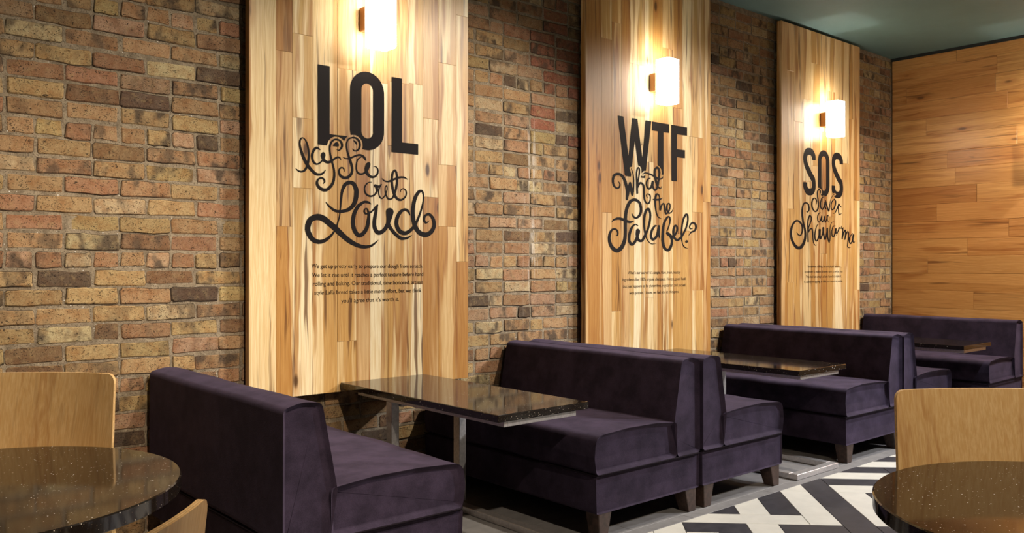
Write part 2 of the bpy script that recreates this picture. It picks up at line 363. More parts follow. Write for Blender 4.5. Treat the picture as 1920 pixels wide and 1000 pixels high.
SCRIPT = [
(1.153, [
 "2340 2051 4 2356 2039 9 2379 2036 11 2399 2048 13 2413 2074 14 2422 2115 13 2424 2157 11 2415 2202 9 2399 2231 7 2382 2239 7 2369 2229 10 2364 2201 11 2372 2165 15 2390 2120 18 2410 2085 19 2438 2053 18 2470 2030 16 2496 2027 14 2519 2037 11 2536 2057 4",
 "2500 2178 4 2486 2187 10 2470 2186 14 2452 2163 15 2445 2133 15 2452 2105 13 2473 2089 10 2493 2095 9 2510 2109 9 2522 2127 11 2527 2147 15 2521 2157 18 2514 2148 17 2517 2131 17 2531 2113 16 2552 2106 16 2576 2115 15 2597 2131 12 2619 2143 11 2636 2139 8 2642 2126 3",
 "2614 2190 4 2628 2186 8 2645 2202 12 2649 2224 14 2636 2246 12 2607 2252 11 2581 2238 11 2566 2209 11 2566 2173 10 2574 2136 11 2585 2098 11 2595 2056 12 2595 2014 14 2583 1975 16 2554 1943 18 2526 1935 19 2496 1946 18 2479 1970 15 2484 1994 12 2505 2007 10 2524 2001 10 2530 1986 9 2521 1973 4",
 "2723 2204 4 2738 2193 9 2761 2199 11 2776 2222 12 2773 2253 12 2751 2272 12 2721 2274 10 2694 2260 9 2680 2231 9 2683 2197 10 2694 2163 12 2709 2125 15 2721 2083 15 2716 2048 16 2694 2025 18 2665 2018 18 2638 2030 16 2628 2055 11 2633 2072 10 2648 2081 9 2662 2074 8 2667 2059 4",
 "2659 2145 4 2679 2139 8 2709 2145 10 2743 2161 12 2773 2170 13 2798 2165 13 2813 2151 13 2821 2139 6",
 "2788 2158 5 2763 2143 8 2751 2111 9 2751 2076 9 2766 2054 11 2791 2051 11 2816 2064 13 2833 2091 19 2841 2118 22 2828 2109 19 2821 2082 19 2831 2056 18 2856 2038 15 2884 2040 13 2905 2061 11 2908 2088 9 2892 2105 6 2869 2101 2",
 "2538 1862 3 2563 1836 11 2600 1813 15 2644 1809 18 2695 1822 23 2734 1858 26 2750 1910 28 2750 1950 28 2731 1985 25 2702 1992 23 2670 1976 22 2651 1938 17 2643 1887 13 2638 1831 9 2632 1780 8 2619 1735 8 2600 1690 10 2569 1653 15 2532 1627 21 2489 1618 25 2447 1634 28 2420 1674 30 2417 1712 32 2435 1751 33 2477 1769 36 2520 1762 36 2563 1733 34 2607 1701 34 2651 1663 32 2702 1627 30 2753 1603 25 2806 1592 21 2852 1597 16 2884 1614 11 2911 1637 3",
 "2864 2004 3 2841 2001 7 2818 1982 8 2810 1956 9 2821 1928 10 2854 1914 11 2885 1926 11 2901 1950 13 2898 1973 16 2889 1984 18 2908 1979 15 2925 1984 10 2933 1994 8",
 "2928 1989 9 2917 1965 8 2915 1936 7 2925 1910 8 2945 1907 8 2966 1933 7 2978 1969 6 2973 1989 6 2963 1974 7 2966 1939 8 2980 1910 9 3000 1903 10 3021 1915 11 3042 1961 13 3054 2020 15 3050 2073 13 3035 2093 11 3017 2065 14 3014 2006 15 3028 1948 16 3052 1911 15 3087 1903 13 3119 1926 10 3125 1960 8 3105 1977 7 3084 1968 6 3080 1952 3",
 "2940 2033 3 2956 2020 8 2986 2016 11 3024 2031 13 3070 2048 13 3108 2051 10 3139 2038 2",
 "2858 1864 3 2838 1875 13 2805 1875 16 2765 1848 21 2736 1801 24 2727 1750 26 2733 1704 26 2759 1668 26 2792 1669 25 2825 1707 23 2838 1759 21 2841 1800 15 2831 1831 9 2815 1832 9 2808 1815 10 2821 1802 10 2848 1808 10 2874 1827 11 2895 1851 13 2905 1860 10",
 "2901 1854 13 2893 1813 20 2883 1767 22 2883 1720 24 2905 1686 26 2939 1690 26 2973 1723 24 2992 1770 28 2999 1812 45 2997 1822 49 2993 1788 36 2986 1747 24 3007 1712 21 3042 1678 20 3084 1652 20 3126 1653 15 3155 1666 9 3172 1676 2",
 "3155 1806 5 3140 1832 14 3112 1841 17 3077 1821 22 3052 1778 24 3052 1731 25 3077 1696 26 3119 1686 25 3162 1708 22 3198 1748 18 3227 1803 14 3252 1870 11 3263 1931 10 3252 1967 14 3227 1965 20 3198 1928 24 3180 1867 25 3178 1801 26 3191 1741 28 3227 1694 30 3278 1679 31 3322 1697 29 3349 1740 25 3341 1789 21 3308 1818 17 3274 1805 16 3267 1777 14 3285 1760 11 3311 1776 3"]),
(1.545, [
 "5192 2159 5 5209 2137 10 5198 2112 13 5169 2103 15 5134 2124 16 5123 2166 18 5140 2206 20 5186 2221 21 5233 2209 23 5268 2172 24 5286 2130 24 5298 2083 24 5292 2021 20",
 "5292 2021 20 5306 2068 21 5321 2124 21 5333 2156 18",
 "5333 2156 18 5345 2109 20 5361 2059 16 5373 2103 15 5378 2167 11 5373 2223 8 5349 2276 5",
 "5423 2078 15 5420 2130 15 5417 2194 13 5414 2241 11 5423 2278 11 5438 2291 11 5451 2276 11 5448 2236 11 5436 2187 11 5426 2145 13",
 "5426 2122 13 5448 2156 15 5472 2165 16 5503 2143 16 5509 2087 15 5515 2031 13 5540 2000 13 5571 2000 13 5590 2035 11 5584 2071 10 5552 2077 8 5540 2060 7 5556 2045 3",
 "5590 2213 7 5559 2203 13 5541 2170 15 5553 2130 15 5584 2124 16 5609 2150 18 5622 2183 21 5621 2146 18 5653 2115 15 5685 2146 16 5702 2213 16 5711 2279 18 5685 2310 18 5653 2291 18 5647 2250 18 5666 2194 18 5685 2154 15 5723 2132 8 5736 2153 3",
 "5491 2235 3 5522 2253 10 5578 2249 13 5641 2233 15 5704 2213 15 5749 2224 8 5758 2241 3",
 "5627 2035 8 5665 2034 16 5716 2039 13 5754 2055 3",
 "5716 2049 8 5703 2077 11 5671 2080 16 5656 2038 16 5658 1981 13 5671 1924 10 5696 1888 8 5735 1876 3",
 "5709 2049 10 5716 1992 11 5722 1951 15 5741 1993 11 5767 2006 13 5780 1978 15 5786 1945 16 5799 1921 15 5832 1939 15 5855 1982 11 5845 2010 11 5816 2001 13 5812 1955 15 5838 1927 13 5878 1941 8 5900 1975 3",
 "5357 1903 5 5375 1880 13 5411 1870 16 5454 1895 20 5472 1940 21 5454 1996 21 5399 2021 23 5339 2006 24 5298 1956 26 5278 1892 26 5274 1821 26 5274 1742 26 5262 1671 28 5221 1615 33 5169 1595 33 5117 1618 29 5083 1668 23 5083 1722 20 5111 1762 16 5152 1770 15 5180 1752 13 5180 1720 10 5161 1720 4",
 "5108 1825 3 5140 1848 15 5198 1858 21 5256 1848 24 5327 1832 20 5381 1841 3",
 "5430 1806 7 5399 1816 10 5357 1792 18 5327 1736 21 5321 1680 21 5357 1649 23 5405 1682 21 5436 1746 26 5430 1766 29 5421 1730 24 5442 1686 21 5484 1683 21 5521 1724 21",
 "5521 1724 20 5559 1782 18 5584 1848 18 5590 1913 18 5565 1952 20 5528 1926 20 5512 1861 18 5515 1781 16 5534 1717 11 5565 1677 8 5609 1657 7 5665 1662 3",
 "5677 1814 5 5646 1809 15 5608 1767 20 5599 1718 21 5627 1694 21 5671 1720 21 5696 1769 23 5703 1811 18 5700 1753 18 5716 1708 5",
 "5812 1772 11 5838 1815 11 5855 1865 13 5845 1894 13 5812 1888 16 5773 1837 20 5757 1763 21 5754 1688 23 5780 1623 24 5832 1607 24 5871 1649 23 5878 1699 20 5852 1736 26 5816 1752 24",
 "5825 1746 26 5884 1723 20",
 "5878 1720 16 5924 1742 16 5951 1784 16 5944 1818 16 5917 1817 18 5898 1775 20 5911 1717 21 5957 1697 21 6011 1723 20",
 "6011 1723 18 6065 1788 16 6099 1857 15 6099 1916 16 6072 1923 18 6038 1880 16 6018 1812 15 6011 1736 13 6025 1668 8 6058 1635 7 6102 1627 3",
 "6168 1803 7 6134 1802 11 6130 1828 13 6168 1855 16 6210 1843 18 6221 1813 18 6196 1783 16 6148 1769 13 6113 1738 3",
 "6084 1686 24 6087 1686 24"]),
(1.939, [
 "8367 2241 8 8364 2268 10 8334 2278 11 8307 2253 11 8307 2206 11 8323 2151 13 8326 2096 13 8296 2052 14 8251 2044 14 8206 2075 14 8194 2129 14 8221 2174 13 8266 2180 11 8291 2154 10 8284 2118 5",
 "8441 2205 6 8395 2191 10 8372 2138 11 8375 2091 13 8410 2072 13 8449 2110 13 8466 2147 19 8456 2110 18 8480 2079 11",
 "8477 2167 8 8501 2112 13 8540 2058 13 8555 2115 10 8579 2180 6 8626 2231 6 8666 2245 3",
 "8666 2193 10 8611 2166 10 8587 2116 11 8603 2077 13 8650 2091 13 8682 2145 14 8679 2177 14 8658 2188 11",
 "8626 2036 5 8674 2047 8 8714 2090 13 8746 2132 14 8756 2144 14 8779 2125 10 8805 2114 10",
 "8743 2123 10 8746 2067 10 8762 2031 11 8795 2036 8 8811 2045 3",
 "8362 2035 6 8324 2017 10 8309 1977 10 8324 1935 10 8362 1944 10 8393 2000 11",
 "8393 2000 11 8393 1957 11 8408 1937 10 8439 1966 10 8454 1999 11 8454 1959 11 8470 1935 10 8501 1976 10 8509 2009 11 8535 2006 6",
 "8509 2005 10 8512 1961 8 8540 1938 3",
 "8088 2035 6 8114 2031 11 8139 2061 14 8124 2111 14 8073 2125 14 8026 2106 14 8005 2051 16 8007 1989 18 8026 1913 18 8055 1852 19 8066 1790 21 8044 1720 25 7986 1665 30 7914 1657 30 7843 1694 25 7798 1754 22 7790 1822 21 7822 1891 19 7886 1931 18 7950 1926 16 8000 1889 14 8007 1835 13 7979 1788 13 7935 1787 11 7900 1813 4",
 "8120 1722 13 8117 1792 13 8114 1869 13 8117 1939 13 8146 1991 14 8179 1984 11 8179 1941 11 8139 1885 11 8121 1846 11",
 "8120 1815 11 8161 1855 13 8198 1856 14 8213 1817 13 8218 1755 10 8236 1704 8 8266 1687 6 8299 1693 3",
 "8380 1913 5 8311 1906 6 8273 1858 10 8254 1795 11 8266 1744 13 8303 1737 13 8341 1797 14 8357 1853 19 8354 1797 18 8372 1762 14",
 "8347 1852 19 8347 1789 16 8370 1758 14 8416 1822 14 8425 1874 19 8431 1815 16 8462 1752 14 8501 1825 14 8510 1869 18 8516 1785 14 8548 1725 13 8568 1786 10 8563 1866 8 8595 1932 6 8650 1950 3",
 "8682 1902 5 8634 1897 10 8606 1851 11 8611 1795 13 8650 1792 14 8679 1837 18 8690 1870 19 8690 1829 14 8722 1830 10",
 "8701 1797 5 8738 1851 11 8766 1884 14 8811 1881 10 8806 1906 5",
 "8827 1874 10 8852 1891 5",
 "8844 1878 10 8836 1825 13 8827 1767 13 8860 1834 11 8893 1863 14 8901 1826 14 8885 1760 11 8926 1835 11 8959 1844 13 8967 1795 11 8951 1729 10 8942 1687 10 8976 1670 8 9026 1680 3",
 "9059 1830 8 9001 1796 11 8984 1746 13 9009 1717 13 9051 1747 14 9076 1814 18 9063 1756 14 9085 1727 10 9113 1748 3"])]
# ================================================================= SETTING
YB, YP, XB, ZC = 4.755, 4.67, 10.182, 3.965
PANELS = ((2.049, 3.640), (4.808, 6.435), (7.613, 9.222))

def project(x, y, z):
    d = x * FWD[0] + y * FWD[1]; r = x * RGT[0] + y * RGT[1]
    return 960 + FPX * r / d, 498 - FPX * (z - CAM_H) / d, d

# ---- brick wall: mortar bed + bricks
o = box_obj('wall_left', -1.2, XB + 0.25, YB + 0.0045, YB + 0.30, 0, ZC, 0, M['mortar']); o['kind'] = 'structure'
WALL = o

BR = random.Random(5)
def brick_mesh(L, H, rnd):
    hx, hz = L / 2, H / 2; c = 0.008
    out = [(-hx + c, -hz), (-hx * 0.35, -hz), (hx * 0.3, -hz), (hx - c, -hz), (hx, -hz + c), (hx, hz - c), (hx - c, hz), (hx * 0.35, hz), (-hx * 0.3, hz), (-hx + c, hz), (-hx, hz - c), (-hx, -hz + c)]
    j = [(x + rnd.uniform(-.0055, .0055), z + rnd.uniform(-.0045, .0045)) for x, z in out]
    k = rnd.uniform(.005, .009)
    ins = inset_poly(j, k); n = len(j)
    tilt = rnd.uniform(-.008, .008)
    vs = [(x, rnd.uniform(-.001, .001) + x * tilt, z) for x, z in ins] + [(x, 0.0045 + rnd.uniform(0, .003) + x * tilt, z) for x, z in j] + [(x, 0.045, z) for x, z in j]
    fs = [tuple(range(n - 1, -1, -1))]
    for a in (0, n):
        for i in range(n):
            q = (i + 1) % n; fs.append((a + i, a + q, a + n + q, a + n + i))
    return vs, fs
STRETCH = [brick_mesh(0.252, BR.uniform(.080, .087), BR) for _ in range(14)]
HEADERS = [brick_mesh(0.121, BR.uniform(.080, .087), BR) for _ in range(10)]

PAL = [((0.45, 0.30, 0.155), 7), ((0.42, 0.26, 0.14), 5), ((0.48, 0.345, 0.165), 6), ((0.40, 0.225, 0.13), 3), ((0.53, 0.42, 0.245), 3), ((0.27, 0.17, 0.09), 2), ((0.15, 0.105, 0.07), 1.1), ((0.47, 0.31, 0.19), 3.5)]
def brick_color(x, z, rnd):
    if x > 4.38 and x < 4.9 and z > 2.45 and rnd.random() < 0.65: c = (0.37, 0.165, 0.10)
    else: c = rnd.choices([p[0] for p in PAL], [p[1] for p in PAL])[0]
    k = rnd.uniform(0.85, 1.15)
    a = rnd.choice((0.0, 0.1, 0.4, 0.8, 1.0))
    return (c[0] * k, c[1] * k * rnd.uniform(.95, 1.05), c[2] * k, a)

bricks = []   # (x, z, L scale, header?, variant, dy, colour)
for m in range(-9, 33):
    top = 0.88 + 0.095 * m; zc = top - 0.0425
    if zc + 0.042 > ZC: continue
    head = (m % 7 == 0); pitch = 0.133 if head else 0.266
    x0 = (0.84 if head else (1.107 if m % 2 else 0.974)) - 8 * pitch
    x = x0
    while x < XB - 0.02:
        b0, b1 = x, x + pitch
        if not head and BR.random() < 0.05: b1 = x + pitch * 0.5; b_next = b1
        else: b_next = x + pitch
        j = BR.uniform(-.008, .008) if not head else BR.uniform(-.004, .004)
        hd = head or (b1 - b0 < 0.2)
        b1 = min(b1, XB - 0.004)
        x = b_next
        if b1 - b0 < 0.05: continue
        c = (b0 + b1) / 2
        if b1 < -0.3: continue
        if zc > 0.80 and any(p0 + 0.22 < b0 and b1 < p1 - 0.22 for p0, p1 in PANELS): continue
        nominal = 0.121 if hd else 0.252
        bricks.append((c + j * .5, zc + BR.uniform(-.0035, .0035), (b1 - b0 - BR.uniform(.006, .013)) / nominal, hd, BR.randrange(10 if hd else 14), BR.uniform(-.0045, .0035), brick_color(c, zc, BR)))

def shown(b):
    x, z = b[0], b[1]; u, v, d = project(x, YB, z)
    if not (-30 < u < 1930 and -20 < v < 760): return 0
    if any(p0 - 0.03 < x < p1 + 0.02 for p0, p1 in PANELS) and z > 0.70: return 0
    if z < 0.86 and x > 1.4 and not (2.4 < x < 3.4): return 0
    L = (0.12 if b[3] else 0.25) * b[2]
    return abs(project(x + L / 2, YB, z)[0] - project(x - L / 2, YB, z)[0]) * 0.08 * FPX / d
ranked = sorted(bricks, key=shown, reverse=True)
near, far = ranked[:300], ranked[300:]
def edge_attr(me):
    n = len(me.vertices); a = me.attributes.new('edge', 'FLOAT', 'POINT')
    a.data.foreach_set('value', [0.0 if (i % 36) < 12 else 1.0 for i in range(n)])
def meshdata(name, vf, mat):
    me = bpy.data.meshes.new(name); me.from_pydata(vf[0], [], vf[1]); me.materials.append(mat); me.update(); edge_attr(me); return me
SM = [meshdata('brick', v, M['brick']) for v in STRETCH]; HM = [meshdata('brick', v, M['brick']) for v in HEADERS]
for (x, z, sc, hd, vr, dy, c) in near:
    o = bpy.data.objects.new('brick', (HM if hd else SM)[vr]); o.location = (x, YB + dy, z); o.scale = (sc, 1, 1); o.color = c
    link(o, WALL)
vs, fs, cols = [], [], []
for (x, z, sc, hd, vr, dy, c) in far:
    bv, bf = (HEADERS if hd else STRETCH)[vr]; k = len(vs)
    vs += [(x + a * sc, YB + dy + b, z + e) for a, b, e in bv]; fs += [tuple(k + i for i in f) for f in bf]
    cols += [c] * len(bv)
o = mesh_obj('brick_courses', vs, fs, M['brick_far'], WALL, recalc=False); o['kind'] = 'stuff'
edge_attr(o.data)
at = o.data.color_attributes.new('bcol', 'FLOAT_COLOR', 'POINT')
at.data.foreach_set('color', np.array(cols, dtype=np.float32).ravel())

# ---- boards
def plank(parent, w, L, th, mat, tint, loc, rot=None, c=0.0011, name='plank'):
    """local X = width, Z = length, front faces -Y"""
    x, z = w / 2 - 0.0003, L / 2 - 0.0003
    vs = [(-x, th, -z), (x, th, -z), (x, th, z), (-x, th, z), (-x, c, -z), (x, c, -z), (x, c, z), (-x, c, z), (-x + c, 0, -z + c), (x - c, 0, -z + c), (x - c, 0, z - c), (-x + c, 0, z - c)]
    fs = [(0, 3, 2, 1), (8, 9, 10, 11)]
    for a in (0, 4):
        for i in range(4): fs.append((a + i, a + (i + 1) % 4, a + 4 + (i + 1) % 4, a + 4 + i))
    o = mesh_obj(name, vs, fs, mat, parent); o.color = (*tint, 1)
    if rot is not None: o.matrix_local = Matrix.Translation(loc) @ rot
    else: o.location = loc
    return o

# ---- far wall clad with horizontal boards
o = box_obj('wall_right', XB + 0.018, XB + 0.25, -2.5, YB + 0.008, 0, ZC, 0, M['board']); o['kind'] = 'structure'
WR = o
ROT = Matrix(((0, 1, 0, 0), (0, 0, 1, 0), (1, 0, 0, 0), (0, 0, 0, 1)))
PR = random.Random(3)
rows_first = {0: 4.011, 1: 3.585, 2: 4.578, 3: 3.478, 4: 4.347, 5: 3.383, 6: 4.113, 7: 4.023, 8: 3.794, 9: 4.231, 10: 3.468, 11: 3.894, 12: 4.333, 13: 2.9, 14: 3.83, 15: 3.3}
TW = [(1.0, 0.92, 0.82), (0.92, 0.74, 0.58), (0.80, 0.60, 0.44), (1.1, 1.02, 0.92), (0.95, 0.82, 0.66)]
zt = 3.932; zb = 3.80; r = 0
while zt > 0.02:
    ya = YB - 0.005; yb = rows_first.get(r, PR.uniform(3.3, 4.5))
    while True:
        yb_ = max(yb, -2.4)
        if ya - yb_ > 0.02:
            t = PR.choice(TW)
            plank(WR, zt - zb, ya - yb_, 0.02, M['wall_wood'], t, (XB + PR.uniform(-.0015, .0015), (ya + yb_) / 2, (zt + zb) / 2), ROT, 0.0028)
        if yb_ <= -2.4: break
        ya = yb_; yb = ya - PR.uniform(0.9, 1.7)
    zt = zb; zb = max(0.0, zb - 0.2015); r += 1
o = box_obj('shade_strip_1', XB - 0.012, XB + 0.03, -2.4, YB, 3.932, ZC + 0.01, 0, M['painted_shade']); o['kind'] = 'structure'  # black strip paints in the shade where the plank wall meets the ceiling

# ---- ceiling
o = box_obj('ceiling', -1.2, XB + 0.25, -2.5, YB + 0.3, ZC, ZC + 0.2, 0, M['ceiling']); o['kind'] = 'structure'

# ---- floor: screed, grey tiles along the booths, dark and ivory tiles laid on the diagonal
o = box_obj('floor', -1.2, XB + 0.25, -2.5, YB + 0.3, -0.2, -0.0035, 0, M['grout']); o['kind'] = 'structure'
FLOOR = o
YBORD = 3.052
def clip(poly, a, b, c):   # keep a*x + b*y <= c
    out = []
    for i in range(len(poly)):
        p, q = poly[i], poly[(i + 1) % len(poly)]
        dp, dq = a * p[0] + b * p[1] - c, a * q[0] + b * q[1] - c
        if dp <= 0: out.append(p)
        if dp * dq < 0:
            t = dp / (dp - dq); out.append((p[0] + t * (q[0] - p[0]), p[1] + t * (q[1] - p[1])))
    return out
def tile_geo(poly, g=0.0016, ch=0.0012):
    if sum(poly[i][0] * poly[(i+1) % len(poly)][1] - poly[(i+1) % len(poly)][0] * poly[i][1] for i in range(len(poly))) < 0: poly = poly[::-1]
    p0 = inset_poly(poly, g); p1 = inset_poly(poly, g + ch); n = len(p0)
    vs = [(x, y, -0.004) for x, y in p0] + [(x, y, -ch) for x, y in p0] + [(x, y, 0) for x, y in p1]
    fs = [tuple(range(2 * n, 3 * n))]
    for a in (0, n):
        for i in range(n): fs.append((a + i, a + (i + 1) % n, a + n + (i + 1) % n, a + n + i))
    return vs, fs
TR = random.Random(8)
yr = YBORD + 0.0; k = 0
while yr < YB:
    y1 = min(yr + (0.085 if k == 0 else 0.42), YB); x = -1.0 + 0.4 * (k % 2)
    while x < XB:
        x1 = min(x + 0.84, XB)
        vs, fs = tile_geo([(x, yr), (x1, yr), (x1, y1), (x, y1)], 0.0012, 0.0008)
        mesh_obj('grey_tile', vs, fs, M['tile_grey'], FLOOR, recalc=False); x += 0.84
    yr = y1; k += 1
TWD, Q0, P0 = 0.1805, 1.345, -4.935
fixed = {}
def lay(i0, i1, j0, j1, white):
    t = (i0, i1, j0, j1, white)
    for i in range(i0, i1 + 1):
        for j in range(j0, j1 + 1): fixed[(i, j)] = t
for i in range(-5, 0): lay(-5, -1, -1, -1, 1)
for a in ((-1, -1, -3, -2, 0), (-1, -1, -7, -4, 0), (-2, -2, -2, -2, 1), (-2, -2, -6, -3, 1), (-3, -3, -5, -2, 0), (0, 0, -4, -1, 1), (0, 0, -8, -5, 1), (1, 1, -2, 1, 0), (1, 1, -6, -3, 0),
          (2, 2, -4, -1, 1), (2, 5, -5, -5, 1), (2, 5, -6, -6, 0), (1, 4, -7, -7, 1), (1, 4, -8, -8, 0), (2, 5, -9, -9, 1), (3, 6, -10, -10, 0), (-4, -3, 0, 0, 0), (-2, -2, 0, 3, 1), (-1, 0, 0, 0, 0), (2, 5, 0, 0, 0), (-5, -5, 0, 3, 1)): lay(*a)
def tile_at(i, j):
    if (i, j) in fixed: return fixed[(i, j)]
    k = (i - j + 3) % 8
    if k < 4: return (i - k, i - k + 3, j, j, j % 2)
    s = j - (7 - k); return (i, i, s, s + 3, 1 - i % 2)
tiles = {}; handlaid = set(fixed.values())
for i in range(-26, 60):
    for j in range(-60, 30):
        q, p = Q0 + (i + .5) * TWD, P0 + (j + .5) * TWD
        x, y = (q - p) / 2 ** .5, -(q + p) / 2 ** .5
        if not (0.2 < x < XB + .3 and -2.3 < y < YBORD + .25): continue
        t = tile_at(i, j); tiles.setdefault(t, set()).add((i, j))
polys = []
for t, cells in tiles.items():
    i0, i1, j0, j1, wh = t
    if t not in handlaid and any(tile_at(i, j) != t for i in range(i0, i1 + 1) for j in range(j0, j1 + 1)):
        rects = [(i, i, j, j) for (i, j) in cells]     # cut around the hand-laid ones
    else: rects = [(i0, i1, j0, j1)]
    for (a, b, c, d) in rects:
        qa, qb, pa, pb = Q0 + a * TWD, Q0 + (b + 1) * TWD, P0 + c * TWD, P0 + (d + 1) * TWD
        poly = [((q - p) / 2 ** .5, -(q + p) / 2 ** .5) for q, p in ((qa, pa), (qb, pa), (qb, pb), (qa, pb))]
        for h in ((0, 1, YBORD), (1, 0, XB), (0, -1, 2.3), (-1, 0, 0.2)):
            poly = clip(poly, *h)
            if len(poly) < 3: break
        if len(poly) >= 3:
            ar = abs(sum(poly[n][0] * poly[(n + 1) % len(poly)][1] - poly[(n + 1) % len(poly)][0] * poly[n][1] for n in range(len(poly)))) / 2
            if ar > 0.0006: polys.append((poly, wh))
def tkey(t):
    x = sum(p[0] for p in t[0]) / len(t[0]); y = sum(p[1] for p in t[0]) / len(t[0])
    return math.hypot(x - 5.0, (y - 2.7) * 1.3)
polys.sort(key=tkey)
for poly, wh in polys[:280]:
    vs, fs = tile_geo(poly); mesh_obj('floor_tile', vs, fs, M['tile_white' if wh else 'tile_black'], FLOOR, recalc=False)
for wh, nm in ((1, 'ivory_tiling'), (0, 'charcoal_tiling')):
    vs, fs = [], []
    for poly, w in polys[280:]:
        if w != wh: continue
        a, b = tile_geo(poly); k = len(vs); vs += a; fs += [tuple(k + i for i in f) for f in b]
    if vs: o = mesh_obj(nm, vs, fs, M['tile_white' if wh else 'tile_black'], FLOOR, recalc=False); o['kind'] = 'stuff'
# ================================================================= WALL PANELS
def lerp_spline(pts, step=0.004):
    """Catmull-Rom through (x, z, w) points"""
    P = np.array(pts, float); Q = np.vstack([2 * P[0] - P[1], P, 2 * P[-1] - P[-2]]); out = []
    for i in range(1, len(Q) - 2):
        n = max(2, int(np.hypot(*(Q[i + 1] - Q[i])[:2]) / step))
        t = (np.arange(n) / n)[:, None]
        a, b, c, d = Q[i - 1], Q[i], Q[i + 1], Q[i + 2]
        out.append(0.5 * (2 * b + (c - a) * t + (2 * a - 5 * b + 4 * c - d) * t ** 2 + (3 * b - a - 3 * c + d) * t ** 3))
    out.append(P[-1:]); return np.vstack(out)

def stroke_field(strokes, kx, X, Z):
    """signed distance (art space: x / kx) to the union of round-brushed strokes"""
    F = np.full(X.shape, 1.0)
    for st in strokes:
        C = lerp_spline(st)
        C[:, 0] /= kx
        w = np.maximum(C[:, 2], 0.0012) / 2
        x0, x1 = C[:, 0].min() - .06, C[:, 0].max() + .06; z0, z1 = C[:, 1].min() - .06, C[:, 1].max() + .06
        ii = np.where((X[0] > x0) & (X[0] < x1))[0]; jj = np.where((Z[:, 0] > z0) & (Z[:, 0] < z1))[0]
        if len(ii) == 0 or len(jj) == 0: continue
        sl = (slice(jj[0], jj[-1] + 1), slice(ii[0], ii[-1] + 1))
        xs, zs = X[sl], Z[sl]; D = np.full(xs.shape, 1.0)
        for k in range(len(C)): D = np.minimum(D, np.sqrt((xs - C[k, 0]) ** 2 + (zs - C[k, 1]) ** 2) - w[k])
        F[sl] = np.minimum(F[sl], D)
    return F

def contours(F, X, Z):
    """marching squares at 0 -> closed loops"""
    ny, nx = F.shape; inside = F < 0; nxt = {}; pts = {}
    def pt(key):
        if key not in pts:
            j, i, h = key
            j2, i2 = (j, i + 1) if h == 0 else (j + 1, i)
            a, b = F[j, i], F[j2, i2]; t = a / (a - b) if a != b else 0.5
            pts[key] = (X[j, i] + t * (X[j2, i2] - X[j, i]), Z[j, i] + t * (Z[j2, i2] - Z[j, i]))
        return key
    cells = np.argwhere(~((inside[:-1, :-1] == inside[1:, :-1]) & (inside[:-1, :-1] == inside[:-1, 1:]) & (inside[:-1, :-1] == inside[1:, 1:])))
    TBL = {1: [(3, 0)], 2: [(0, 1)], 3: [(3, 1)], 4: [(1, 2)], 5: [(3, 2), (1, 0)], 6: [(0, 2)], 7: [(3, 2)], 8: [(2, 3)], 9: [(2, 0)], 10: [(0, 3), (2, 1)], 11: [(2, 1)], 12: [(1, 3)], 13: [(1, 0)], 14: [(0, 3)]}
    for j, i in cells:
        j, i = int(j), int(i)
        c = inside[j, i] | inside[j, i + 1] << 1 | inside[j + 1, i + 1] << 2 | inside[j + 1, i] << 3
        E = ((j, i, 0), (j, i + 1, 1), (j + 1, i, 0), (j, i, 1))
        for a, b in TBL.get(int(c), []): nxt[pt(E[a])] = pt(E[b])
    loops = []
    while nxt:
        s, cur = nxt.popitem(); L = [s]
        while cur != s and cur in nxt:
            L.append(cur); cur = nxt.pop(cur)
        if len(L) > 5: loops.append([pts[k] for k in L])
    return loops

def simplify(L, tol):
    out = [L[0]]; n = len(L)
    for k in range(1, n):
        a, b, c = out[-1], L[k], L[(k + 1) % n]
        d = abs((c[0] - a[0]) * (b[1] - a[1]) - (c[1] - a[1]) * (b[0] - a[0])) / (math.hypot(c[0] - a[0], c[1] - a[1]) + 1e-9)
        if d > tol or math.hypot(b[0] - a[0], b[1] - a[1]) > 0.03: out.append(b)
    return out

def curve_mesh(curve):
    o = bpy.data.objects.new('tmp', curve); COL.objects.link(o)
    dg = bpy.context.evaluated_depsgraph_get(); dg.update()
    me = bpy.data.meshes.new_from_object(o.evaluated_get(dg)); bpy.data.objects.remove(o); bpy.data.curves.remove(curve)
    return me

def flat_shape(name, loops, mat, parent, y, th=0.0012):
    cu = bpy.data.curves.new(name, 'CURVE'); cu.dimensions = '2D'; cu.fill_mode = 'BOTH'; cu.extrude = th / 2
    for L in loops:
        sp = cu.splines.new('POLY'); sp.points.add(len(L) - 1); sp.use_cyclic_u = True
        for k, (a, b) in enumerate(L): sp.points[k].co = (a, b, 0, 1)
    me = curve_mesh(cu); me.name = name
    me.transform(Matrix(((1, 0, 0, 0), (0, 0, -1, y - th / 2), (0, 1, 0, 0), (0, 0, 0, 1))))
    me.materials.clear(); me.materials.append(mat)
    return link(bpy.data.objects.new(name, me), parent)

def text_line(body, x0, x1, z, mat, parent, y, lx, lz):
    cu = bpy.data.curves.new('line', 'FONT'); cu.body = body; cu.size = 0.1; cu.extrude = 0.0; cu.offset = 0.0
    me = curve_mesh(cu); me.name = 'text_line'
    n = len(me.vertices); co = np.zeros(n * 3, np.float32); me.vertices.foreach_get('co', co); co = co.reshape(-1, 3)
    a, b = co[:, 0].min(), co[:, 0].max(); k = (x1 - x0) / (b - a)
    kz = 0.0365 / 0.1 * 1.02
    new = np.stack([x0 + (co[:, 0] - a) * k - lx, np.full(n, y - 0.0004), z + co[:, 1] * kz - lz], 1)
    me.vertices.foreach_set('co', new.astype(np.float32).ravel()); me.update()
    me.materials.clear(); me.materials.append(mat)
    return link(bpy.data.objects.new('text_line', me), parent)

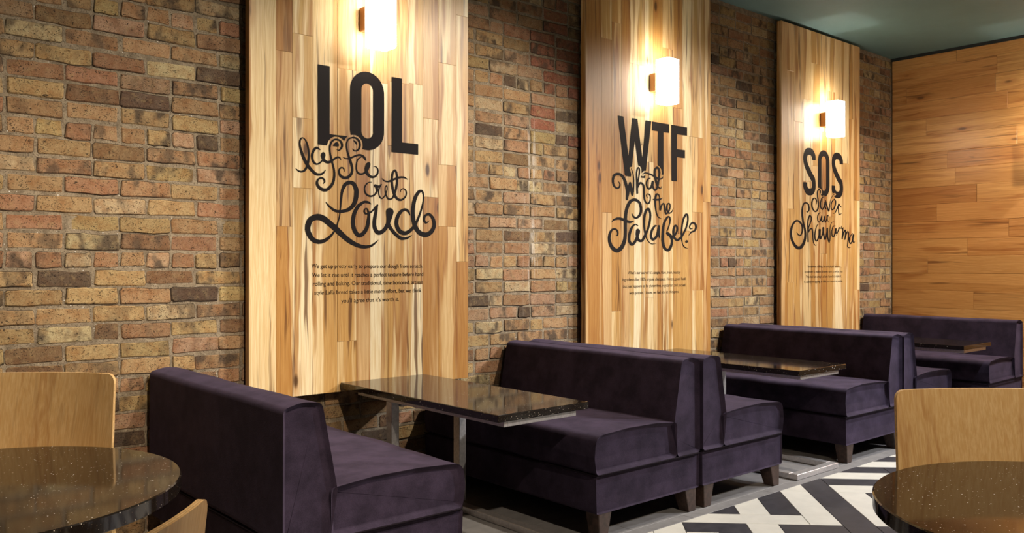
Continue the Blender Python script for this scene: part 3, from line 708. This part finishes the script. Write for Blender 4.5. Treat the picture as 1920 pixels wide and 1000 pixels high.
def poly_field(poly, X, Z):
    """signed distance to a polygon"""
    D = np.full(X.shape, 9.0); ins = np.zeros(X.shape, bool); n = len(poly)
    for i in range(n):
        (ax, az), (bx, bz) = poly[i], poly[(i + 1) % n]
        t = np.clip(((X - ax) * (bx - ax) + (Z - az) * (bz - az)) / ((bx - ax) ** 2 + (bz - az) ** 2 + 1e-12), 0, 1)
        D = np.minimum(D, np.hypot(X - ax - t * (bx - ax), Z - az - t * (bz - az)))
        c = ((az > Z) != (bz > Z)) & (X < (bx - ax) * (Z - az) / (bz - az + 1e-12) + ax); ins ^= c
    return np.where(ins, -D, D)
def stadium(x0, x1, z0, z1):
    def f(X, Z):
        r = (x1 - x0) / 2; cx = (x0 + x1) / 2; zz = np.clip(Z, z0 + r, z1 - r)
        return np.hypot(X - cx, Z - zz) - r
    return f
def ring(x0, x1, z0, z1, s):
    a, b = stadium(x0, x1, z0, z1), stadium(x0 + s, x1 - s, z0 + s * .9, z1 - s * .9)
    return lambda X, Z: np.maximum(a(X, Z), -b(X, Z))
def pol(p): return lambda X, Z: poly_field(p, X, Z)
def s_shape(cx, z0, z1, w, s):
    xl, xr = cx - w / 2 + s / 2, cx + w / 2 - s / 2; zt, zb = z1 - s / 2, z0 + s / 2
    def f(X, Z):
        C = lerp_spline([(xr, zt - .083, s), (xr - .003, zt - .045, s), (cx + .045, zt - .008, s), (cx - .005, zt, s), (cx - .055, zt - .012, s), (xl - .001, zt - .06, s), (xl + .006, zt - .125, s), (cx - .03, (zt + zb) / 2 + .02, s), (cx + .035, (zt + zb) / 2 - .045, s),
                         (xr - .008, zb + .13, s), (xr + .001, zb + .06, s), (cx + .055, zb + .012, s), (cx, zb, s), (cx - .05, zb + .01, s), (xl, zb + .05, s), (xl - .002, zb + .095, s)])
        D = np.full(X.shape, 9.0)
        for k in range(len(C)): D = np.minimum(D, np.hypot(X - C[k, 0], Z - C[k, 1]))
        D -= s / 2
        # flat stroke ends
        D = np.where((X > cx) & (Z < zt - .083) & (Z > (z0 + z1) / 2 + .06), np.maximum(D, zt - .083 - Z), D)
        return np.where((X < cx) & (Z > zb + .095) & (Z < (z0 + z1) / 2 - .06), np.maximum(D, Z - zb - .095), D)
    return f
zA, zB = 2.209, 2.696
def ell(x0, xs, x1): return pol([(x0, zB), (xs, zB), (xs, zA + .07), (x1, zA + .07), (x1, zA), (x0, zA)])
LETTERS = [
    [('l', ell(2.484, 2.564, 2.690)), ('o', ring(2.705, 2.954, zA - .004, zB + .005, .082)), ('l', ell(3.011, 3.090, 3.219))],
    [('w', pol([(5.181, zB), (5.251, zB), (5.313, 2.373), (5.358, zB), (5.424, zB), (5.488, 2.371), (5.528, zB), (5.603, zB), (5.523, zA), (5.455, zA), (5.392, 2.519), (5.343, zA), (5.270, zA)])),
     ('t', pol([(5.611, zB), (5.840, zB), (5.840, 2.621), (5.764, 2.621), (5.764, zA), (5.688, zA), (5.688, 2.621), (5.611, 2.621)])),
     ('f', pol([(5.868, zB), (6.090, zB), (6.090, 2.622), (5.948, 2.622), (5.948, 2.491), (6.060, 2.491), (6.060, 2.421), (5.948, 2.421), (5.948, zA), (5.873, zA)]))],
    [('s', s_shape(8.149, zA - .004, zB + .005, .24, .072)), ('o', ring(8.318, 8.555, zA - .004, zB + .005, .070)), ('s', s_shape(8.724, zA - .004, zB + .005, .24, .072))]]
PARAS = [
    [("We get up pretty early to prepare our dough from scratch.", 2.442, 3.258, 1.458), ("We let it rise until it reaches a perfect texture before hand", 2.446, 3.260, 1.404),
     ("rolling and baking. Our traditional, time honored, artisan", 2.452, 3.256, 1.351), ("style Laffa bread takes a little more effort, but we think", 2.462, 3.246, 1.297), ("you'll agree that it's worth it.", 2.645, 3.068, 1.243)],
    [("What's our secret? It's simple. Raw, fresh, healthy", 5.305, 6.000, 1.402), ("ingredients like 100% organic chickpeas. Honest, good food", 5.239, 6.068, 1.346),
     ("that just happens to be gluten-free, vegetarian, and packed", 5.242, 6.066, 1.290), ("with protein. I know, we had you at chickpeas.", 5.325, 5.975, 1.234)],
    [("Sometimes a filling, fun and playful mixture", 8.112, 8.792, 1.452), ("so savory it makes dreams turn to what you", 8.050, 8.835, 1.398),
     ("This feel fun wrap's all are fused to make it,", 8.075, 8.815, 1.345), ("It calmly wrapping in laffa or tossed in a side.", 8.045, 8.835, 1.292)]]
COLS = [(2.049, 2.215, 2.318, 2.449, 2.617, 2.751, 2.851, 2.982, 3.147, 3.256, 3.385, 3.534, 3.640),
        (4.808, 4.991, 5.111, 5.226, 5.325, 5.520, 5.631, 5.758, 5.896, 6.030, 6.167, 6.327, 6.435),
        (7.613, 7.721, 7.846, 8.025, 8.182, 8.354, 8.509, 8.678, 8.827, 8.980, 9.100, 9.222)]
JOINTS = [{1: (2.739, 1.704), 2: (2.858, 2.356, 1.937), 4: (2.695, 1.003), 6: (2.645,), 7: (2.666, 2.249), 8: (2.675, 1.35), 9: (2.458, 1.932), 10: (2.849, 2.158, 1.739), 11: (3.2, 1.5)},
          {1: (3.3, 1.9), 2: (3.45, 2.2, 1.1), 4: (3.15, 2.48), 5: (2.35, 1.2), 7: (3.35, 1.62), 8: (2.85, 1.75), 9: (2.62, 1.78), 10: (2.62, 1.95, 1.25), 11: (2.05,)},
          {1: (3.45, 2.05, 1.3), 2: (2.95,), 3: (3.2, 2.35), 4: (3.6, 2.52), 5: (2.9, 1.6), 6: (3.35, 2.0), 7: (3.0, 1.45), 8: (2.6,), 9: (3.1, 1.75), 10: (2.2, 1.2)}]
PLABEL = ['tall wood plank wall panel lettered LOL, nearest and leftmost of three', 'tall wood plank wall panel lettered WTF, middle of three', 'tall wood plank wall panel lettered SOS, farthest, beside the corner']
TP = [(1.04, 1.03, 1.0), (1.0, 0.95, 0.85), (0.90, 0.76, 0.58), (0.74, 0.56, 0.38), (1.08, 1.12, 1.18), (0.95, 0.86, 0.70), (0.84, 0.68, 0.48)]
SCRIPT_NAME = ['laffa out loud', 'what the falafel', 'savor our shawarma']
WR2 = random.Random(21)
for pi, (px0, px1) in enumerate(PANELS):
    zbot, ztop = 0.692, 3.932; cx = (px0 + px1) / 2
    P = empty('wall_panel', (cx, YP + 0.05, zbot), PLABEL[pi], 'wall panel', 'lettered wood panels on the brick wall')
    lx, ly, lz = cx, YP + 0.05, zbot
    for k in range(len(COLS[pi]) - 1):
        a, b = COLS[pi][k], COLS[pi][k + 1]; cuts = [ztop] + [z for z in JOINTS[pi].get(k, ())] + [zbot]
        for zt_, zb_ in zip(cuts, cuts[1:]):
            plank(P, b - a, zt_ - zb_, 0.022, M['panel'], WR2.choice(TP), ((a + b) / 2 - lx, YP - ly + WR2.uniform(-.0006, .0006), (zt_ + zb_) / 2 - lz))
    # solid edge boards behind the face, then the dark battens that hold the panel off the brick
    for a in (px0, px1 - 0.022):
        plank(P, 0.022, ztop - zbot, 0.028, M['panel'], (0.78, 0.62, 0.44), (a + 0.011 - lx, YP + 0.0225 - ly, (ztop - zbot) / 2), None, 0.001, 'edge_board')
    box_obj('backing_board', px0 + .024 - lx, px1 - .024 - lx, YP + 0.0225 - ly, YP + 0.046 - ly, 0.004, ztop - zbot - .004, 0, M['board'], P)
    for a in (px0 + 0.12, cx - .03, px1 - 0.18):
        box_obj('batten', a - lx, a + .06 - lx, YP + 0.046 - ly, YB - 0.006 - ly, 0.1, ztop - zbot - 0.1, 0, M['board'], P)
    # lettering
    kx, rows = SCRIPT[pi]
    strokes = []
    for s in rows:
        v = [int(q) / 1000 for q in s.split()]; strokes.append([(v[n], v[n + 1], v[n + 2]) for n in range(0, len(v), 3)])
    allp = np.array([q for s in strokes for q in s])
    gx = np.arange(allp[:, 0].min() / kx - .05, allp[:, 0].max() / kx + .05, 0.0022); gz = np.arange(allp[:, 1].min() - .05, allp[:, 1].max() + .05, 0.0022)
    X, Z = np.meshgrid(gx, gz); F = stroke_field(strokes, kx, X, Z)
    loops = [[(a * kx - lx, b - lz) for a, b in simplify(L, 0.00035)] for L in contours(F, X, Z)]
    o = flat_shape('script_lettering', loops, M['vinyl'], P, YP - ly - 0.0008); o['label'] = 'black brush script reading ' + SCRIPT_NAME[pi]
    for ch, fn in LETTERS[pi]:
        gx = np.arange(PANELS[pi][0] + .3, PANELS[pi][1] - .3, 0.004); gz = np.arange(2.17, 2.74, 0.003)
        X, Z = np.meshgrid(gx, gz); F = fn(X, Z)
        sel = np.where(F.min(0) < 0.02)[0]; sl = slice(max(0, sel[0] - 1), sel[-1] + 2); X, Z, F = X[:, sl], Z[:, sl], F[:, sl]
        G = stroke_field(strokes, kx, X / kx, Z)
        F = np.maximum(F, 0.012 - G)
        loops = [[(a - lx, b - lz) for a, b in simplify(L, 0.0003)] for L in contours(F, X, Z)]
        o = flat_shape('letter_' + ch, loops, M['vinyl'], P, YP - ly - 0.0008); o['label'] = 'black condensed capital letter ' + ch.upper()
    for (body, a, b, z) in PARAS[pi]: text_line(body, a, b, z, M['ink'], P, YP - ly - 0.0008, lx, lz)

# ================================================================= SCONCES
def sconce(name, loc, rotz, label):
    """local: wall plane at y = 0, fixture towards -y, z = 0 at shade bottom"""
    T = empty(name, loc, label, 'wall lamp', 'box wall lamps', rotz)
    box_obj('bracket', -.075, .075, -.066, -0.003, .112, .262, .004, M['bracket'], T)
    box_obj('wall_plate', -.055, .055, -.004, -0.0005, .125, .25, 0, M['bracket'], T)
    x, y0, y1, h, r = .078, -.205, -.066, .37, .02
    out = round_poly([(-x, y0, r), (x, y0, r), (x, y1, r), (-x, y1, r)], 4); inn = inset_poly(out, .006); n = len(out)
    vs = [(a, b, 0.012) for a, b in inset_poly(out, .012)] + [(a, b, 0) for a, b in inset_poly(out, .004)] + [(a, b, .012) for a, b in out] + [(a, b, h) for a, b in out] + [(a, b, h) for a, b in inn] + [(a, b, .02) for a, b in inn]
    vs[0:n] = [(a, b, 0.0) for a, b in inset_poly(out, .012)]
    fs = [tuple(range(n)), tuple(range(5 * n, 6 * n))]
    for k in range(5):
        for i in range(n): fs.append((k*n+i, k*n+(i+1) % n, (k+1)*n+(i+1) % n, (k+1)*n+i))
    smooth_by_angle(mesh_obj('shade', vs, fs, M['shade'], T), 45)['label'] = 'glowing opal glass box shade'
    bx, by, bz = .038, -.098, .165
    lathe_o = lathe('bulb', [(0, -.03), (.010, -.028), (.016, -.012), (.016, .008), (.010, .018), (0, .022)], M['bulb'], T, 12); lathe_o.location = (bx, by, bz - .03)
    d = bpy.data.lights.new('bulb_light', 'POINT'); d.energy = 16; d.color = (1.0, 0.95, 0.90); d.shadow_soft_size = 0.012
    lo = bpy.data.objects.new('bulb_light', d); lo.location = (bx, by, bz); link(lo, T)
    return T
sconce('wall_lamp', (2.845, YP, 2.83), 0, 'glowing white box wall lamp above the LOL lettering')
sconce('wall_lamp', (5.650, YP, 2.83), 0, 'glowing white box wall lamp above the WTF lettering')
sconce('wall_lamp', (8.435, YP, 2.83), 0, 'glowing white box wall lamp above the SOS lettering')
sconce('wall_lamp', (XB, 2.98, 2.60), -math.pi / 2, 'glowing white box wall lamp on the horizontal plank wall')
# ================================================================= BOOTH BENCHES
YE, YW = 3.13, 4.715
def bench(xb, d, label, depth=0.905):
    """xb: back plane, d: +1 faces +x, -1 faces -x"""
    T = empty('booth_bench', (xb, YE, 0), label, 'bench', 'velvet booth benches')
    L = YW - YE
    def pf(pts): return [(d * a, b) for a, b in pts]
    sd = xb * 3.1
    base = round_poly([(0.004, .138, .014), (depth - .012, .138, .014), (depth - .006, .345, .014), (0.0, .345, .014)], 4)
    soft_prism('base', pf(base), 0.004, L, .010, M['velvet'], T, 8, .0015, sd)
    seat = round_poly([(.215, .350, .03), (depth - .010, .350, .030), (depth + .006, .45, .06), (depth - .006, .560, .062), (.72 * depth, .574, .3), (.45 * depth, .570, .2), (.215, .556, .03)], 7)
    soft_prism('seat_cushion', pf(seat), 0.0, L - .01, .026, M['velvet'], T, 14, .006, sd + 5)
    back = round_poly([(0, .350, .024), (.210, .350, .028), (.228, .45, .10), (.243, .545, .06), (.172, .912, .035), (.085, .925, .15), (0.002, .905, .030)], 7)
    soft_prism('backrest', pf(back), -0.002, L, .021, M['velvet'], T, 12, .004, sd + 9)
    for z, inx, nm in ((.3475, .0, 'piping'),):
        y0, y1 = -.004, L
        tube('piping', [(d * .002, y1, z), (d * .002, y0 + .02, z), (d * .012, y0, z), (d * (depth - .03), y0, z), (d * (depth - .004), y0 + .015, z), (d * (depth - .002), y0 + .04, z), (d * (depth - .002), y1, z)], .0045, M['piping'], T)
    for (lx_, ly_) in ((.075, .075), (depth - .085, .075), (.075, L - .12), (depth - .085, L - .12)):
        s = 1 if lx_ < depth / 2 else -1      # taper towards the corner below
        x0, x1 = lx_ - .052, lx_ + .052
        b0, b1 = (x0 + .004, x1 - .034) if s > 0 else (x0 + .034, x1 - .004)
        v = []
        for z, a, b, c in ((0.001, b0, b1, .044), (.142, x0, x1, .060)):
            yy = .004
            v += [(d * a, ly_ - .07 + yy, z), (d * b, ly_ - .07 + yy, z), (d * b, ly_ - .07 + yy + 1.7 * c, z), (d * a, ly_ - .07 + yy + 1.7 * c, z)]
        o = mesh_obj('leg', v, [(0, 1, 2, 3), (4, 5, 6, 7), (0, 1, 5, 4), (1, 2, 6, 5), (2, 3, 7, 6), (3, 0, 4, 7)], M['leg'], T)
        bm = bmesh.new(); bm.from_mesh(o.data); bmesh.ops.bevel(bm, geom=list(bm.edges), offset=.003, segments=1, affect='EDGES'); bm.to_mesh(o.data); bm.free()
    return T
bench(1.512, 1, 'dark purple velvet bench nearest the camera, its back turned to the left')
bench(4.205, -1, 'dark purple velvet bench facing the nearest quartz table, below the WTF panel')
bench(4.236, 1, 'dark purple velvet bench facing right, back to back with the nearest table\'s bench', 0.89)
bench(6.882, -1, 'dark purple velvet bench behind the middle quartz table', 0.91)
bench(6.912, 1, 'dark purple velvet bench facing the far plank wall, seat mostly hidden by a chair back', 0.93)
bench(9.575, -1, 'farthest dark purple velvet bench, standing in front of the plank wall', 0.875)

# ================================================================= BOOTH TABLES
def booth_table(x0, x1, y0, y1, label):
    cx = (x0 + x1) / 2; T = empty('booth_table', (cx, (y0 + y1) / 2, 0), label, 'table', 'quartz booth tables')
    hx, hy = (x1 - x0) / 2, (y1 - y0) / 2
    box_obj('table_top', -hx, hx, -hy, hy, .712, .750, .003, M['quartz'], T)
    ax0, ax1, ay0, ay1 = -hx + .055, hx - .075, -hy + .02, hy - .12
    t, z0, z1 = .022, .682, .712
    box_obj('apron_rail', ax0, ax0 + t, ay0, ay1, z0, z1, .001, M['steel'], T); box_obj('apron_rail', ax1 - t, ax1, ay0, ay1, z0, z1, .001, M['steel'], T)
    box_obj('apron_rail', ax0 + t, ax1 - t, ay0, ay0 + t, z0, z1, .001, M['steel'], T); box_obj('apron_rail', ax0 + t, ax1 - t, ay1 - t, ay1, z0, z1, .001, M['steel'], T)
    bx0, bx1, by0, by1 = -hx - .02, hx - .11, -hy + .0, hy - .25; w, h = .062, .040
    box_obj('floor_bar', bx0, bx0 + w, by0 + w, by1, .001, h, .003, M['steel'], T); box_obj('floor_bar', bx1 - w, bx1, by0 + w, by1, .001, h, .003, M['steel'], T)
    box_obj('floor_bar', bx0, bx1, by0, by0 + w, .001, h, .003, M['steel'], T); box_obj('floor_bar', bx0 + w, bx1 - w, by1 - w, by1, .001, h, .003, M['steel'], T)
    for px, py in ((ax0 + .03, hy - .46), (ax1 - .03, hy - .53)):
        box_obj('post', px - .026, px + .026, py - .03, py + .03, h, z0, .003, M['steel'], T)
    box_obj('cross_rail', ax0 + .056, ax1 - .056, hy - .51, hy - .48, z0 - .03, z0, .001, M['steel'], T)
    return T
booth_table(2.634, 3.262, 3.145, 4.664, 'black quartz booth table nearest the camera, below the LOL panel')
booth_table(5.297, 5.947, 3.115, 4.664, 'black quartz booth table with steel floor frame, below the WTF panel')
booth_table(8.045, 8.680, 3.106, 4.664, 'farthest black quartz booth table, in front of the last bench')

# ================================================================= ROUND TABLES AND CHAIRS
def round_table(x, y, r, label):
    T = empty('round_table', (x, y, 0), label, 'table', 'round quartz tables')
    lathe('table_top', [(0, .750), (r - .004, .750), (r, .746), (r, .704), (r - .004, .700), (0, .700)], M['quartz'], T, 128, 30)
    lathe('underside_plate', [(0, .700), (.24, .700), (.24, .690), (0, .690)], M['blacksteel'], T, 32)
    lathe('column', [(0, .690), (.045, .690), (.045, .03), (0, .03)], M['steel'], T, 32)
    lathe('foot', [(0, .045), (.07, .045), (.10, .028), (.29, .014), (.30, .001), (0, .001)], M['steel'], T, 48)
    return T
round_table(0.445, 3.234, 0.667, 'round black quartz table at left, its speckled top cut by the frame')
round_table(2.966, 0.718, 0.662, 'round black quartz table in the right foreground')

def sheet(name, fx, nx, nz, th, mat, parent):
    """curved plywood sheet: fx(u, w) -> (x, y, z), u and w in 0..1, thickness along +y"""
    vs = []; fs = []; N = (nx + 1) * (nz + 1)
    for s in (0, 1):
        for j in range(nz + 1):
            for i in range(nx + 1):
                x, y, z = fx(i / nx, j / nz); vs.append((x, y - th * s, z))
    def id_(s, i, j): return s * N + j * (nx + 1) + i
    for j in range(nz):
        for i in range(nx):
            fs.append((id_(0, i, j), id_(0, i+1, j), id_(0, i+1, j+1), id_(0, i, j+1))); fs.append((id_(1, i, j), id_(1, i, j+1), id_(1, i+1, j+1), id_(1, i+1, j)))
    rim = [(i, 0) for i in range(nx)] + [(nx, j) for j in range(nz)] + [(i, nz) for i in range(nx, 0, -1)] + [(0, j) for j in range(nz, 0, -1)]
    for k in range(len(rim)):
        a, b = rim[k], rim[(k + 1) % len(rim)]; fs.append((id_(0, *a), id_(1, *a), id_(1, *b), id_(0, *b)))
    return smooth_by_angle(mesh_obj(name, vs, fs, mat, parent), 40)

def chair(x, y, rotz, label):
    """local: sits facing +y, backrest round y = 0"""
    T = empty('plywood_chair', (x, y, 0), label, 'chair', 'plywood chairs', rotz)
    W0, W1, zb, ztop, rc = .296, .278, .60, 1.00, .035
    def outline(u, w):
        z = zb + (ztop - zb) * w; hw = W0 + (W1 - W0) * w
        # rounded corners
        dz = min(z - zb, ztop - z)
        if dz < rc: hw -= rc - math.sqrt(max(0, rc * rc - (rc - dz) ** 2))
        xx = (2 * u - 1) * hw
        return xx, z
    def face(dy):
        def f(u, w):
            w2 = 0.5 - 0.5 * math.cos(math.pi * w) if True else w
            xx, z = outline(u, w2)
            return (xx, dy + .10 * xx * xx / .09 * .45 - .13 * (z - .75), z)
        return f
    # plies: two pale faces around two dark glue layers
    lay = ((0.0, .0050, 'ply'), (-.0050, .0012, 'ply_dark'), (-.0062, .0048, 'ply_edge'), (-.0110, .0012, 'ply_dark'), (-.0122, .0050, 'ply'))
    first = None
    for k, (dy, th, mt) in enumerate(lay):
        o = sheet('backrest' if k == 0 else 'ply_layer', face(dy), 14, 22, th, M[mt], T if first is None else first)
        if first is None: first = o
    def seat(u, w):
        hw = .285 - .03 * (1 - w) ; yy = .02 + .50 * w; dz = min(w, 1 - w) * .5
        if dz < .03: hw -= .03 - math.sqrt(max(0, .0009 - (.03 - dz) ** 2))
        return ((2 * u - 1) * hw, yy, .545 - .02 * math.sin(math.pi * w) + .012 * (2 * u - 1) ** 2)
    sv = sheet('seat', lambda u, w: (seat(u, w)[0], seat(u, w)[1], seat(u, w)[2]), 10, 12, 0.0, M['ply'], T)
    sv.modifiers.new('thickness', 'SOLIDIFY').thickness = .016
    for sx in (-1, 1):
        pts = ((sx * .245, -.115, 0.001), (sx * .235, -.035, .30), (sx * .222, -.006, .56), (sx * .215, -.047, .78))
        vs = []; fs = []
        for (a, b, c) in pts: vs += [(a - .016, b - .020, c), (a + .016, b - .020, c), (a + .016, b + .012, c), (a - .016, b + .012, c)]
        for k in range(len(pts) - 1):
            for i in range(4): fs.append((4*k+i, 4*k+(i+1) % 4, 4*k+4+(i+1) % 4, 4*k+4+i))
        fs += [(0, 1, 2, 3), tuple(len(vs) - 4 + i for i in range(4))]
        vs = [(p[0], p[1] - .006 if p[2] > .5 else p[1], p[2]) for p in vs]
        mesh_obj('leg', vs, fs, M['ply_edge'], T)
        vs, fs = chamfer_box(sx * .245 - .017, sx * .245 + .017, .44, .474, .001, .520, .003)
        mesh_obj('leg', vs, fs, M['ply_edge'], T)
        box_obj('side_rail', sx * .245 - .012, sx * .245 + .012, .0, .44, .47, .515, .002, M['ply_edge'], T)
    box_obj('front_rail', -.228, .228, .446, .468, .47, .515, .002, M['ply_edge'], T)
    return T
# facing direction (fx, fy) -> rotz with +y forward
def face_rot(fx, fy): return math.atan2(-fx, fy)
def chair_at(corner, along, side, label):
    """corner: world xy of one top corner of the backrest, along: unit vector from that corner to the other"""
    ax, ay = along; mx, my = corner[0] + ax * .278, corner[1] + ay * .278
    fx, fy = (ay, -ax) if side > 0 else (-ay, ax)
    # the top of the back leans away from the sitter by 3 cm
    return chair(mx + fx * .0325, my + fy * .0325, face_rot(fx, fy), label)
chair_at((1.140, 3.962), (-.707, .707), -1, 'pale plywood chair at the far side of the left round table, by the brick wall')
chair_at((3.226, 1.510), (.80, -.60), 1, 'pale plywood chair behind the right round table')
chair_at((0.688, 1.716), (-.78, -.63), 1, 'pale plywood chair in the left foreground, only its top corner in view')
